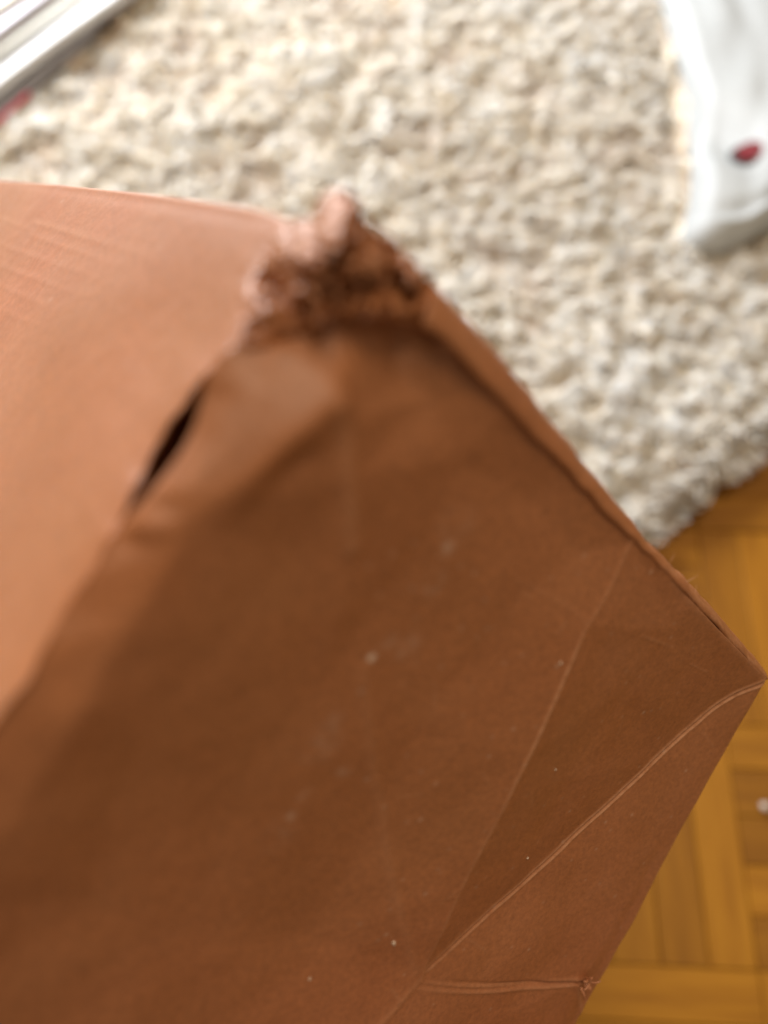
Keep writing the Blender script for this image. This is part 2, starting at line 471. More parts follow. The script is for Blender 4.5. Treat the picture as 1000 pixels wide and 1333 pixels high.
# --- long side panel (bright): lower edge follows the torn line
edgeL_px = [(384, 290), (352, 322), (326, 366), (314, 408), (300, 440), (274, 468), (243, 503), (214, 540), (192, 580), (172, 630), (152, 684), (118, 742), (78, 806), (40, 868), (0, 930)]
hL = [.2, .2, .2, .1, 0, 0, 0, .5, 1.0, 1, .8, .8, .8, .6, .5]
edgeL3 = [on_plane(x, y, nL, h / 1000) for (x, y), h in zip(edgeL_px, hL)]
tail = C + e2 * LEN2
edgeL3.append(.5 * edgeL3[-1] + .5 * tail); edgeL3.append(tail)
edgeL3 = np.array(edgeL3)
nl_u, nl_v = 150, 260
L2 = np.array([lmL(p)[0] for p in edgeL3]); LH = np.array([lmL(p)[1] for p in edgeL3])
eL = resample(np.column_stack([L2, LH]), nl_v)
eL[:150, 0] += .0007 * noise2((nl_v, 2), (60, 2), RNG)[:150, 0] * np.linspace(1, .3, 150)
eL[:, 2] += .0002 * noise2((nl_v, 2), (60, 2), RNG)[:, 0]             # near edge in (e1,e2,h)
topL_px = [(340, 273), (270, 263), (200, 254), (100, 243), (0, 235)]
topL = [lmL(on_plane(x, y, nL))[0] for x, y in topL_px] + [np.array([LEN1, 0.0])]
tl = [np.array([*eL[0, :2]])] + topL
tl = resample(np.array(tl), nl_u)
uu = np.linspace(0, 1, nl_u)[:, None, None]; vv_ = np.linspace(0, 1, nl_v)[None, :, None]
c_near = eL[None, :, :2]; c_far = (np.array([LEN1, 0])[None] + np.outer(np.linspace(0, 1, nl_v), [0, LEN2]))[None]
c_top = tl[:, None]; c_bot = (eL[-1, :2][None] + np.outer(np.linspace(0, 1, nl_u), np.array([LEN1, LEN2]) - eL[-1, :2]))[:, None]
us = uu ** 1.5
def coons(u, v, near, far, top, bot):
    return ((1 - u) * near + u * far + (1 - v) * top + v * bot
            - ((1 - u) * (1 - v) * near[:, :1] + u * (1 - v) * far[:, :1] + (1 - u) * v * near[:, -1:] + u * v * far[:, -1:]))
# resample the two long borders so that columns bunch near the torn edge
def warp(line, k):
    a = np.linspace(0, 1, len(line)) ; q = np.linspace(0, 1, len(line)) ** k
    return np.stack([np.interp(q, a, line[:, i]) for i in range(line.shape[1])], 1)
G = coons(us, vv_, c_near, c_far, warp(tl, 1.5)[:, None], warp(c_bot[:, 0], 1.5)[:, None])
LX, LY = G[..., 0], G[..., 1]
dn = np.hypot(LX - eL[None, :, 0], LY - eL[None, :, 1])
Hh = eL[None, :, 2] * np.exp(-dn / .006)                               # rounded-off edge
Hh = Hh + .0002 * np.exp(-(LY / .002) ** 2)
# a soft hollow and gentle waves of the board, and the faint printed-through flutes near the far end
Hh = Hh + .0016 * np.exp(-(((LX - .03) / .03) ** 2 + ((LY - .03) / .02) ** 2)) - .0012 * np.exp(-(((LX - .10) / .05) ** 2 + ((LY - .05) / .03) ** 2))
Hh = Hh + .0003 * noise2(LX.shape, (6, 5), RNG)
wearL = np.zeros_like(LX); dustL = np.zeros_like(LX)
def L2px(x, y): return lmL(on_plane(x, y, nL))[0]
for i, (a, b) in enumerate([((0, 283), (42, 300)), ((44, 288), (205, 338)), ((38, 305), (170, 352)), ((0, 318), (150, 372)), ((0, 345), (120, 392)), ((0, 372), (90, 412)), ((0, 402), (60, 430)), ((0, 318), (40, 292))]):
    d_, t_ = poly_dist(LX, LY, [L2px(*a), L2px(*b)])
    g = np.exp(-(d_ / .0011) ** 2) * np.where(t_ > .5, 1 - (t_ - .5) * 1.6, 1)
    Hh = Hh - .00009 * g; wearL = np.maximum(wearL, (.26 if i in (0, 1, 7) else .07) * np.exp(-(d_ / .0007) ** 2) * (1 - .8 * t_))
d_, _ = poly_dist(LX, LY, tl); wearL = np.maximum(wearL, .35 * np.exp(-(d_ / .0009) ** 2))
for x, y in [(82, 262), (70, 393), (210, 320)]:
    q = L2px(x, y); dustL = np.maximum(dustL, .4 * np.exp(-(((LX - q[0]) ** 2 + (LY - q[1]) ** 2) / .0008 ** 2)))
X = C + LX[..., None] * e1 + LY[..., None] * e2 - Hh[..., None] * nL
def add_panel(name, X, flip, thick, attrs):
    nu, nv = X.shape[:2]
    o = link(name, to_world(X.reshape(-1, 3)), grid_faces(nu, nv, flip), M_BOX, box, BO, attrs={k: v.ravel() for k, v in attrs.items()})
    s = o.modifiers.new("board", 'SOLIDIFY'); s.thickness = thick; s.offset = -1
    return o
def outward(X, n_):
    a = np.cross(X[1, 0] - X[0, 0], X[0, 1] - X[0, 0]); return (a @ n_) > 0
long_side = add_panel("side_panel", X, not outward(X[40:], nL), .0006, {"wear": wearL, "dust": dustL})
EDGE_L3 = X[0]                                                        # the panel's real near edge

# --- end panel (dark, dented)
NU, NV = 500, 420                                                      # along e3, along e2
slit = [(300, 452), (272, 484), (262, 519), (249, 560), (220, 608), (182, 656)]
slit_h = [9.5, 9.5, 9, 7.8, 6.6, 6.0]
near3 = [on_plane(445, 408, nF, .007), on_plane(405, 424, nF, .008), on_plane(360, 442, nF, .009)] + [on_plane(x, y, nF, h / 1000) for (x, y), h in zip(slit, slit_h)]
ely = 666.5 + F0 * EDGE_L3[:, 1] / EDGE_L3[:, 2]
near3 += [p - .0002 * nL for p in EDGE_L3[ely > 688][::9]] + [EDGE_L3[-1]]
near3 = np.array(near3)
rim_px = [(452, 408), (500, 412), (545, 424), (600, 466), (660, 530), (740, 614), (800, 680), (830, 703), (915, 797), (1000, 886)]
rim_h = [7, 9, 7.5, 3.6, 1.4, .6, .4, .3, .2, .2]
rim3 = np.array([on_plane(x, y, nF, h / 1000) for (x, y), h in zip(rim_px, rim_h)])
near2 = np.array([stF(p)[0] for p in near3]); nearh = [stF(p)[1] for p in near3]
rim2 = np.array([stF(p)[0] for p in rim3])
P3s = rim2[-1]
farc = np.array([stF(P3)[0] + LEN2 * stF(C + eR)[0]])[0]
b_near = resample(near2, NV); b_rim = resample(np.vstack([near2[:1], rim2[1:]]), NU)
b_far = P3s[None] + np.outer(np.linspace(0, 1, NV), farc - P3s)
b_bot = b_near[-1][None] + np.outer(np.linspace(0, 1, NU), farc - b_near[-1])
u = np.linspace(0, 1, NU)[:, None, None]; v = np.linspace(0, 1, NV)[None, :, None]
G = coons(u, v, b_near[None], b_far[None], b_rim[:, None], b_bot[:, None])
FX, FY = G[..., 0], G[..., 1]
ctl, val, edg = [], [], []
def add_line(pts, hs, dim=None):
    i0 = len(ctl)
    for p, h in zip(pts, hs): ctl.append(tuple(p)); val.append(h)
    edg.extend((i, i + 1) for i in range(i0, len(ctl) - 1))
def px_line(pts, hs): add_line([stF(on_plane(x, y, nF, h / 1000))[0] for (x, y), h in zip(pts, hs)], [h / 1000 for h in hs])
add_line(near2, nearh); 
add_line(rim2[1:], [h / 1000 for h in rim_h[1:]])
add_line([farc, .5 * (farc + b_near[-1])], [0, .002])
px_line([(441, 521), (400, 560), (330, 622), (255, 664), (180, 694)], [-2.2, -2.3, -1.6, .2, 2.2])
px_line([(462, 545), (418, 592), (350, 650), (275, 700)], [.2, .4, .7, .6])       # lit fold below the slit
px_line([(446, 425), (448, 470), (450, 525), (458, 620), (470, 720)], [5.5, 2.2, -1.6, .2, 1.5])       # upright soft fold
px_line([(372, 455), (330, 505), (285, 580), (235, 640)], [6.5, 4.6, 3.0, 2.0])
px_line([(228, 712), (165, 820), (90, 955), (10, 1085)], [.2, -.2, -.2, 0])                             # inner line of the rounded edge
px_line([(828, 708), (800, 765), (770, 820), (735, 905), (700, 985), (660, 1070), (610, 1170), (556, 1275)], [.6, -.2, -1.6, -2.0, -2.0, -1.2, .6, 3.6])
px_line([(992, 889), (950, 907), (905, 942), (850, 991), (770, 1067), (690, 1147), (620, 1212), (562, 1268)], [.4, 2.4, 4.4, 6.0, 7.0, 6.6, 5.2, 4.0])
px_line([(550, 1287), (620, 1287), (690, 1281), (762, 1277)], [3.8, 3.0, 2.2, .4])
px_line([(530, 1305), (505, 1340), (440, 1400)], [3.2, 2.6, 2.4])
for (x, y), h in {(560, 520): 5.0, (520, 480): 6.2, (600, 600): 3.2, (680, 640): 2.6, (760, 720): 1.4, (560, 700): 2.8, (660, 800): 1.6, (380, 720): 2.8,
                  (300, 820): 2.2, (420, 900): 3.8, (180, 960): 2.6, (560, 950): 2.6, (300, 1050): 4.6, (480, 1120): 4.6, (120, 1180): 4.2, (600, 1060): 1.4,
                  (260, 1250): 5.5, (420, 1240): 5.6, (880, 820): 1.4, (820, 900): 2.6, (740, 1020): 3.0, (650, 1330): 1.2, (860, 1100): 1.6, (740, 1200): 2.6, (390, 600): 1.2}.items():
    ctl.append(tuple(stF(on_plane(x, y, nF, h / 1000))[0])); val.append(h / 1000)
FH = tin(ctl, val, edg, FX, FY)
# crisp folds near the lens's focus, softer crumple towards the crushed corner
bowl = np.exp(-(((FX - .10) / .07) ** 2 + ((FY - .13) / .10) ** 2))
FH = FH + .0045 * bowl * np.clip(FX / .03, 0, 1)
FHs, FHm = blur(FH, 1.7), blur(FH, 2.6)
soft = np.clip(1.15 - FX / .12, 0, 1) * np.clip(FY / .012, 0, 1)
FH = FHs * (1 - soft) + FHm * soft
FH = FH + .00035 * noise2(FX.shape, (7, 6), RNG) + .00012 * noise2(FX.shape, (22, 20), RNG)
wear = np.zeros_like(FX); dust = np.zeros_like(FX)
def F2px(x, y): return stF(on_plane(x, y, nF, .002))[0]
def crease(pts, hs, width, raise_, wr, fade=None, two=False):
    global FH, wear
    line = resample([stF(on_plane(x, y, nF, h / 1000))[0] for (x, y), h in zip(pts, hs)], 60)
    d_, t_ = poly_dist(FX, FY, line)
    amp = np.ones_like(d_) if fade is None else np.interp(t_, *fade)
    if two:
        g = np.exp(-((d_ - .0010) / (width * .7)) ** 2); FH = FH + .0003 * amp * np.exp(-(d_ / .0006) ** 2)
    else: g = np.exp(-(d_ / width) ** 2)
    FH = FH - raise_ * amp * g
    wear = np.maximum(wear, wr * amp * np.exp(-(d_ / (width * .8)) ** 2) if not two else wr * amp * g)
crease([(768, 822), (735, 905), (700, 985), (660, 1070), (610, 1170), (556, 1275)], [-1.6, -2.0, -2.0, -1.2, .6, 3.6], .0007, .0003, .95, ([0, .06, .35, .5, 1], [.3, 1, .9, .35, .2]))
crease([(828, 700), (800, 765), (770, 820)], [.6, -.2, -1.6], .0008, .0002, .26)
crease([(992, 889), (950, 907), (905, 942), (850, 991), (770, 1067), (690, 1147), (620, 1212), (562, 1268)], [.4, 2.4, 4.4, 6.0, 7.0, 6.6, 5.2, 4.0], .0008, .00035, .95, ([0, .1, .6, .9, 1], [.8, 1, .9, .6, .4]), two=True)
crease([(550, 1290), (620, 1290), (690, 1284), (762, 1279)], [3.8, 3.0, 2.2, .4], .0011, .0005, .35, ([0, .3, 1], [.3, .7, 1]), two=True)
d_, t_ = poly_dist(FX, FY, [F2px(570, 1289), F2px(640, 1287), F2px(700, 1281), F2px(760, 1276)]); FH = FH + .0012 * np.exp(-(d_ / .0007) ** 2) * np.clip(t_ * 1.6, 0, 1)
crease([(555, 1282), (505, 1340), (440, 1400)], [3.4, 2.6, 2.4], .0016, .0003, .25)
crease([(480, 880), (495, 990), (512, 1080), (525, 1180), (548, 1275)], [3.0, 2.8, 3, 3.4, 3.6], .0020, .0004, .11)
crease([(450, 530), (455, 620), (462, 715)], [-1.6, .2, 1.5], .0022, .0006, .22)
crease([(752, 1276), (762, 1333)], [.5, .5], .0009, .0003, .35)
crease([(835, 828), (880, 845)], [1.4, 1.4], .0005, .0001, .22); crease([(905, 868), (925, 878)], [1.2, 1.2], .0004, .0001, .2)
crease([(680, 760), (740, 790), (765, 812)], [1.5, .5, -.5], .0009, .0001, .08)
# worn outer edges
d_, _ = poly_dist(FX, FY, b_far); wear = np.maximum(wear, (.7 + .3 * noise2(FX.shape, (4, 40), RNG)).clip(0, 1) * np.exp(-(d_ / .0016) ** 2)); FH = FH + .0011 * np.exp(-(d_ / .0012) ** 2)
d_, _ = poly_dist(FX, FY, b_rim[int(NU * .6):]); wear = np.maximum(wear, .25 * np.exp(-(d_ / .0012) ** 2))
for x, y, r, a in [(590, 718, .0016, .30), (575, 765, .003, .12), (494, 866, .0009, .75), (540, 850, .003, .14), (440, 968, .0022, .30), (432, 985, .004, .12), (465, 1022, .0016, .28),
                   (412, 1056, .0016, .16), (396, 1087, .0013, .34), (602, 690, .0035, .10), (520, 845, .002, .12), (380, 1110, .004, .08), (450, 950, .0015, .25)]:
    q = F2px(x, y); k = np.exp(-(((FX - q[0]) ** 2 + (FY - q[1]) ** 2) / r ** 2)); dust = np.maximum(dust, 1.6 * a * k * (.55 + .45 * np.clip(noise2(FX.shape, (90, 80), RNG), -1, 1.2)))
rr = np.random.default_rng(3)
for _ in range(26):                                                  # hairline scratches
    x, y = rr.uniform(520, 960), rr.uniform(720, 1320); a = rr.uniform(0, math.pi); L_ = rr.uniform(8, 38)
    d_, t_ = poly_dist(FX, FY, [F2px(x, y), F2px(x + L_ * math.cos(a), y + L_ * math.sin(a))])
    wear = np.maximum(wear, rr.uniform(.06, .22) * np.exp(-(d_ / .00045) ** 2))
for _ in range(130):                                                  # tiny pale flecks in the coating
    x, y = rr.uniform(480, 960), rr.uniform(700, 1320)
    q = F2px(x, y); r = rr.uniform(.0003, .0006)
    dust = np.maximum(dust, rr.uniform(.1, .4) * np.exp(-(((FX - q[0]) ** 2 + (FY - q[1]) ** 2) / r ** 2)))
X = C + FX[..., None] * e3 + FY[..., None] * e2 - FH[..., None] * nF
end_panel = add_panel("end_panel", X, not outward(X[100:, 100:], nF), .0005, {"wear": wear, "dust": np.clip(dust, 0, 1)})
end_panel["label"] = "dented dark end panel with sharp diagonal creases"
RIM_F = X[:, 0]; FAR_F = X[-1]; BOT_F = X[:, -1]; FBOX = X

# --- narrow top panel: bulges up behind the rim of the end panel
sil_px = [(530, 336), (560, 366), (600, 408), (640, 455), (690, 516), (740, 578), (785, 634), (830, 691), (870, 732), (915, 779), (960, 832), (1000, 879)]
lip_px = [(552, 422), (575, 440), (603, 464), (630, 494), (662, 528), (700, 570), (742, 612), (778, 655), (828, 702), (872, 748), (916, 794), (960, 843), (1000, 885)]
lip3 = resample(np.array([on_plane(x, y, nF, .0004) for x, y in lip_px]), 240)
def px_of(p): return 500 + F0 * p[..., 0] / -p[..., 2], 666.5 - F0 * p[..., 1] / -p[..., 2]
sil = resample(np.array(sil_px, float), 400)
prof_w = np.r_[0, .0008, .0018, .003, .0045, .006, .0075, .0095, .012, .016, .022, .03, .05, .1, .2, .3, LEN1]
NW = len(prof_w)
Rr = np.zeros((240, NW, 3))
for i, p in enumerate(lip3):
    # height needed for the crest (8 mm behind the lip) to reach the outline
    lo_, hi_ = 0.0, .03; wp = .0065
    for _ in range(40):
        b = .5 * (lo_ + hi_); x, y = px_of(p + wp * e1 + b * nR)
        k = ((sil - [x, y]) ** 2).sum(1).argmin(); kk = min(max(k, 1), 398)
        tn = nz(sil[kk + 1] - sil[kk - 1]); nn = np.array([tn[1], -tn[0]])
        if ([x, y] - sil[k]) @ nn < 0: lo_ = b
        else: hi_ = b
    for j, w in enumerate(prof_w):
        if w < wp: f = math.sin(math.pi / 2 * w / wp) ** .85
        else: f = max(0, 1 - (w - wp) / .09) ** 1.4 + (-.0 if w < .1 else 0)
        Rr[i, j] = p + w * e1 + b * f * nR
wob = noise2((240, NW), (40, 3), RNG); Rr += (.00022 * wob)[..., None] * nR
wr = np.zeros((240, NW)); wr[:, :3] = .45 * np.clip(.6 + .5 * noise2((240, 3), (50, 2), RNG), 0, 1)
ss = np.linspace(0, 1, 240)[:, None]
wr *= np.clip((ss - .35) * 3, .1, 1)
o = add_panel("top_panel", Rr, not outward(Rr[100:, 5:8], nR), .0012, {"wear": wr, "dust": wr * 0})

# --- crumpled paper at the crushed corner
def base_depth(x, y):
    r = ray(x, y); return max((C @ nL) / (r @ nL), (C @ nF) / (r @ nF))
outline = [(294, 454), (318, 372), (344, 320), (378, 287), (403, 284), (412, 268), (421, 259), (428, 249), (441, 247), (455, 252), (463, 266), (470, 282), (482, 300), (505, 314), (530, 334), (556, 362), (585, 396), (606, 430), (600, 462), (560, 430), (505, 414), (450, 410), (405, 425), (352, 448), (318, 466)]
patch = {  # pixel: millimetres in front (-) of or behind (+) the face planes
    (300, 452): .6, (325, 372): .2, (352, 322): .1, (385, 292): .2, (403, 284): .2, (421, 259): -2, (441, 247): -1, (463, 266): 2, (482, 300): 5, (530, 334): 6, (585, 396): 6, (606, 430): 6,
    (600, 462): 7, (560, 430): 6, (505, 414): 2.5, (450, 410): 2.0, (405, 425): 6, (352, 448): 7.5, (318, 466): 7,
    (365, 378): 8, (350, 372): 6, (385, 370): 5, (345, 400): 1.5, (330, 395): .6, (378, 405): 7, (392, 345): -2, (405, 318): -1.2, (372, 335): -.5,
    (436, 337): 8.5, (428, 350): 6, (452, 330): 2.0, (420, 320): -.8, (440, 300): -2.2, (425, 285): -2.5, (466, 302): 7, (455, 310): 3.0, (452, 285): -2.2, (480, 318): 1.5,
    (460, 345): -1.5, (485, 350): -.8, (505, 345): 2.0, (470, 365): 6.0, (440, 375): 7, (410, 385): 6.5, (498, 362): 5.0, (522, 368): 9.5, (532, 378): 9, (545, 372): 4.0,
    (540, 350): 3.5, (515, 385): 2.0, (480, 393): 1.0, (545, 400): 2.5, (570, 410): 4.0, (445, 397): 3.0, (525, 404): 1.0, (575, 430): 5.5, (505, 330): 4.0}
pk = np.array(list(patch.keys()), float); pv = np.array(list(patch.values()))
gx, gy = np.meshgrid(np.arange(290, 616, 2.0), np.arange(240, 476, 2.0), indexing='ij')
off = tin([tuple(p) for p in pk], pv, [], gx, gy)
lw = np.clip((gx - 325) / 85, .3, 1)                                  # the long side is only lightly crinkled
off = 1.25 * (blur(off, 1.8) - 2) + 2 + lw * (2.2 * (.6 - np.abs(noise2(gx.shape, (13, 10), RNG))) + .9 * (.6 - np.abs(noise2(gx.shape, (30, 23), RNG))) + .12 * noise2(gx.shape, (70, 50), RNG))
bd = np.array([[base_depth(gx[i, j], gy[i, j]) for j in range(gx.shape[1])] for i in range(gx.shape[0])])
bd = blur(bd, 5)
ol = resample(np.array(outline + outline[:1], float), 220)
ol = ol + RNG.normal(0, 1.2, ol.shape)
ins = inside(gx, gy, ol)
D = bd + off * .001
# vertices just outside the torn outline are pulled on to it, so the rim is a clean tear
sx, sy = gx.copy(), gy.copy()
dd, _ = poly_dist(gx, gy, ol)
keepv = ins | (dd < 2.2)
o2 = ~ins & keepv
for i, j in zip(*np.where(o2)):
    k = ((ol - [gx[i, j], gy[i, j]]) ** 2).sum(1).argmin(); sx[i, j], sy[i, j] = ol[k]
XP = np.stack([(sx - 500) / F0, -(sy - 666.5) / F0, -np.ones_like(sx)], -1) * D[..., None]
fidx = grid_faces(*gx.shape)
kf = keepv.ravel()[fidx].all(1)
fidx = fidx[kf]; used = np.unique(fidx); remap = np.full(gx.size, -1); remap[used] = np.arange(len(used))
pw = np.clip((-off - .5) / 4, 0, .35)
o = link("crushed_corner", to_world(XP.reshape(-1, 3)[used]), remap[fidx][:, ::-1].copy(), M_BOX, box, BO, attrs={"wear": pw.ravel()[used], "dust": 0 * pw.ravel()[used]})
o["label"] = "crumpled torn paper at the crushed corner"
s = o.modifiers.new("paper", 'SOLIDIFY'); s.thickness = .0008; s.offset = -1

# --- remaining panels that close the box
def quad_panel(name, a, b, c, d):
    pts = to_world(np.array([a, b, c, d]))
    o = link(name, pts, [(0, 1, 2, 3)], M_BOX, box, BO, smooth=False, attrs={"wear": np.zeros(4), "dust": np.zeros(4)})
    s = o.modifiers.new("board", 'SOLIDIFY'); s.thickness = .0015; s.offset = 0
ii = .0015
a0, a1, a2, a3 = C + e1 * LEN1, C + e1 * LEN1 + e2 * LEN2, C + e1 * LEN1 + e2 * LEN2 + e3 * W3, C + e1 * LEN1 + e3 * W3
quad_panel("end_panel", a0, a3, a2, a1)                                     # far end
Qb = P3 + eR * LEN2
quad_panel("side_panel", P3 + e1 * ii - e3 * ii, a3 - e3 * ii, a2 - e3 * ii, Qb + e1 * ii - e3 * ii)
quad_panel("bottom_panel", C + e2 * LEN2 + e1 * ii, Qb + e1 * ii, a2, a1)

# --- little torn knot where the long crease meets the edge, and loose paper fibres
def knot():
    verts, faces = [], []
    base = on_plane(764, 1280, nF, -.0004)
    rr = np.random.default_rng(11)
    for k in range(7):
        a = rr.uniform(0, 2 * math.pi); L_ = rr.uniform(.0032, .0068)
        d = nz(math.cos(a) * e3 + math.sin(a) * e2 * .9 + nF * rr.uniform(.1, .6)); s_ = nz(np.cross(d, nF)) * rr.uniform(.0008, .0018)
        st = base + (rr.uniform(-1, 1) * e3 + rr.uniform(-1, 1) * e2) * .0022
        i0 = len(verts)
        for t in (0, .35, .7, 1):
            c = st + d * L_ * t + nF * (.0012 * math.sin(t * 3) - .0006); wv = s_ * (1 - .75 * t)
            verts += [c - wv, c + nF * .0006, c + wv]
        for q in range(3):
            b = i0 + q * 3; faces += [(b, b + 1, b + 4, b + 3), (b + 1, b + 2, b + 5, b + 4)]
    o = link("torn_knot", to_world(np.array(verts)), faces, M_BOX, box, BO, attrs={"wear": np.full(len(verts), .3), "dust": np.zeros(len(verts))})
    s = o.modifiers.new("paper", 'SOLIDIFY'); s.thickness = .0004
    s = o.modifiers.new("soft", 'SUBSURF'); s.levels = 1; s.render_levels = 1
knot()
def flakes():
    verts, faces = [], []; rr = np.random.default_rng(21)
    cand = [(352, 352), (366, 366), (380, 352), (398, 340), (412, 330), (428, 322), (446, 318), (458, 296), (474, 308), (492, 338), (508, 352), (520, 356), (536, 366), (380, 384), (400, 372), (422, 362), (446, 352), (470, 356), (340, 380), (330, 402), (318, 424), (500, 378), (470, 384), (440, 392), (412, 392), (356, 392)]
    for x, y in cand:
        for _ in range(3):
            px, py = x + rr.uniform(-9, 9), y + rr.uniform(-9, 9)
            i = int(np.clip((px - 290) / 2, 0, gx.shape[0] - 1)); j = int(np.clip((py - 240) / 2, 0, gx.shape[1] - 1))
            st = ray(px, py) * (D[i, j] - .0008)
            d = nz(np.array([rr.normal(), rr.normal(), .5 + .4 * rr.random()])); s_ = nz(np.cross(d, rr.normal(size=3))) * rr.uniform(.0004, .0012); up = nz(np.cross(d, s_)); L_ = rr.uniform(.0015, .0042); cu = rr.uniform(-1, 1)
            i0 = len(verts)
            for t in (0, .33, .66, 1):
                c = st + d * L_ * t + up * L_ * .5 * cu * t * t; wv = s_ * (1.1 - .8 * t) * rr.uniform(.7, 1.3)
                verts += [c - wv, c + wv]
            for q in range(3): b = i0 + q * 2; faces.append((b, b + 1, b + 3, b + 2))
    o = link("torn_flakes", to_world(np.array(verts)), faces, M_BOX, box, BO, attrs={"wear": np.clip(rr.normal(.35, .25, len(verts)), 0, .8), "dust": np.zeros(len(verts))})
    o["kind"] = "stuff"
    s = o.modifiers.new("paper", 'SOLIDIFY'); s.thickness = .0003
flakes()
def fibre(p, d, L_, r=.00007):
    th = np.linspace(0, 2 * math.pi, 4, endpoint=False); verts, faces = [], []
    a = nz(np.cross(d, [.2, .9, .3])); b = nz(np.cross(d, a)); bend = random.uniform(-.5, .5)
    for k in range(5):
        t = k / 4; c = p + d * L_ * t + a * bend * L_ * t * t
        for q in th: verts.append(c + (a * math.cos(q) + b * math.sin(q)) * r * (1 - .5 * t))
    for k in range(4):
        for q in range(4): faces.append((k * 4 + q, k * 4 + (q + 1) % 4, k * 4 + 4 + (q + 1) % 4, k * 4 + 4 + q))
    link("paper_fibre", to_world(np.array(verts)), faces, M_BOX, box, BO, attrs={"wear": np.full(len(verts), .7), "dust": np.zeros(len(verts))})
for x, y, dx, dy, L_ in [(847, 704, .9, .1, .004), (858, 716, .7, -.8, .004), (872, 733, .5, -.9, .003), (894, 757, .8, -.4, .0035), (836, 694, .3, -.9, .002), (905, 772, .4, -.8, .002)]:
    p = on_plane(x, y, nF, -.0002); d = nz(np.array([dx, -dy, .15]))
    fibre(p, d, L_)
for x, y in [(700, 1130), (527, 1246), (421, 1305), (727, 1004), (724, 858)]:      # crumbs stuck to the end panel
    q = stF(on_plane(x, y, nF, .002))[0]
    k = ((FX - q[0]) ** 2 + (FY - q[1]) ** 2).argmin(); p = FBOX.reshape(-1, 3)[k]
    bm = bmesh.new(); bmesh.ops.create_icosphere(bm, subdivisions=1, radius=.00045 if x != 527 else .0008)
    for vtx in bm.verts: vtx.co *= random.uniform(.7, 1.2)
    vs = np.array([tuple(vtx.co) for vtx in bm.verts]) + to_world(p); fs = [[vtx.index for vtx in f.verts] for f in bm.faces]; bm.free()
    link("dust_speck", vs, fs, simple("pale_dust", (.62, .50, .40), .9), box, BO)

# ------------------------------------------------------------------ white bag on the rug
M_BAG = simple("white_bag_film", (.42, .45, .465), .55, .05, 14, .5)
M_RED = simple("red_print", (.17, .014, .022), .5)
M_BLACK = simple("dark_print", (.05, .05, .05), .5)
BZ = .047
bag_px = [(852, -60), (868, 0), (886, 60), (902, 120), (906, 180), (904, 240), (895, 285), (889, 304)]
bot_px = [(889, 304), (925, 318), (965, 312), (1010, 290), (1100, 262)]
lb = resample(np.array([floor_pt(x, y, BZ) for x, y in bag_px[::-1]]), 60)      # from the corner up
bb = resample(np.array([floor_pt(x, y, BZ) for x, y in bot_px]), 60)
NB = 60
uB = np.linspace(0, 1, NB)[:, None, None]; vB = np.linspace(0, 1, NB)[None, :, None]
S = bb[:, None] + lb[None] - bb[0][None, None]
dl = np.linalg.norm(S - lb[None], axis=2); db = np.linalg.norm(S - bb[:, None], axis=2)
rise = .034 * (1 - np.exp(-dl / .022)) + .005 * np.exp(-((dl - .016) / .010) ** 2)
rise = rise * (.35 + .65 * (1 - np.exp(-db / .02))) + .010 * np.exp(-((db - .018) / .007) ** 2) - .006 * np.exp(-((db - .034) / .009) ** 2)
qd = floor_pt(945, 170, .06); dip = np.hypot((S[..., 0] - qd[0]) * .9 + (S[..., 1] - qd[1]) * .45, (S[..., 1] - qd[1]) * .4)
rise = rise - .020 * np.exp(-(dip / .028) ** 2) + .0022 * noise2((NB, NB), (7, 7), RNG)
top = S.copy(); top[..., 2] = BZ - .012 + rise
under = S.copy(); under[..., 2] = BZ - .016
vb = np.vstack([top.reshape(-1, 3), under.reshape(-1, 3)])
f1 = grid_faces(NB, NB); f2 = f1[:, ::-1] + NB * NB
idx = np.arange(NB * NB).reshape(NB, NB)
rimi = np.r_[idx[:, 0], idx[-1, 1:], idx[-2::-1, -1], idx[0, -2:0:-1]]
rn_ = np.roll(rimi, -1)
f3 = np.stack([rimi, rimi + NB * NB, rn_ + NB * NB, rn_], 1)
bag_o = bb[0] * [1, 1, 0] + [.1, .1, .02]
bag = empty("bag", tuple(bag_o))
tag(bag, "white glossy bag with a small red oval mark lying on the cream rug", "bag")
bgm = link("bag_body", vb, np.vstack([f1, f2, f3]), M_BAG, bag, bag_o)
def bag_z(p):
    w = np.exp(-((top[..., :2] - p[:2]) ** 2).sum(-1) / .008 ** 2); return (w * top[..., 2]).sum() / (w.sum() + 1e-12)
def oval(name, cx, cy, lx, ly, ang_, mat, lift):
    c = floor_pt(cx, cy, .045); c = floor_pt(cx, cy, bag_z(c))
    n_ = 28; V_ = []; ca, sa = math.cos(ang_), math.sin(ang_)
    for ring_, zz in ((1.0, 0), (.55, .0)):
        for k in range(n_):
            a = 2 * math.pi * k / n_; x, y = lx * ring_ * math.cos(a), ly * ring_ * math.sin(a)
            q = c + np.array([x * ca - y * sa, x * sa + y * ca, 0]); q[2] = bag_z(q) * .5 + c[2] * .5 + lift; V_.append(q)
    F_ = [(k, (k + 1) % n_, n_ + (k + 1) % n_, n_ + k) for k in range(n_)] + [tuple(range(n_, 2 * n_))]
    link(name, np.array(V_), F_, mat, bag, bag_o)
oval("printed_mark", 969, 202, .0165, .0140, .62, M_BLACK, .0014)
oval("printed_mark", 975, 196, .0145, .0115, .62, M_RED, .0022)

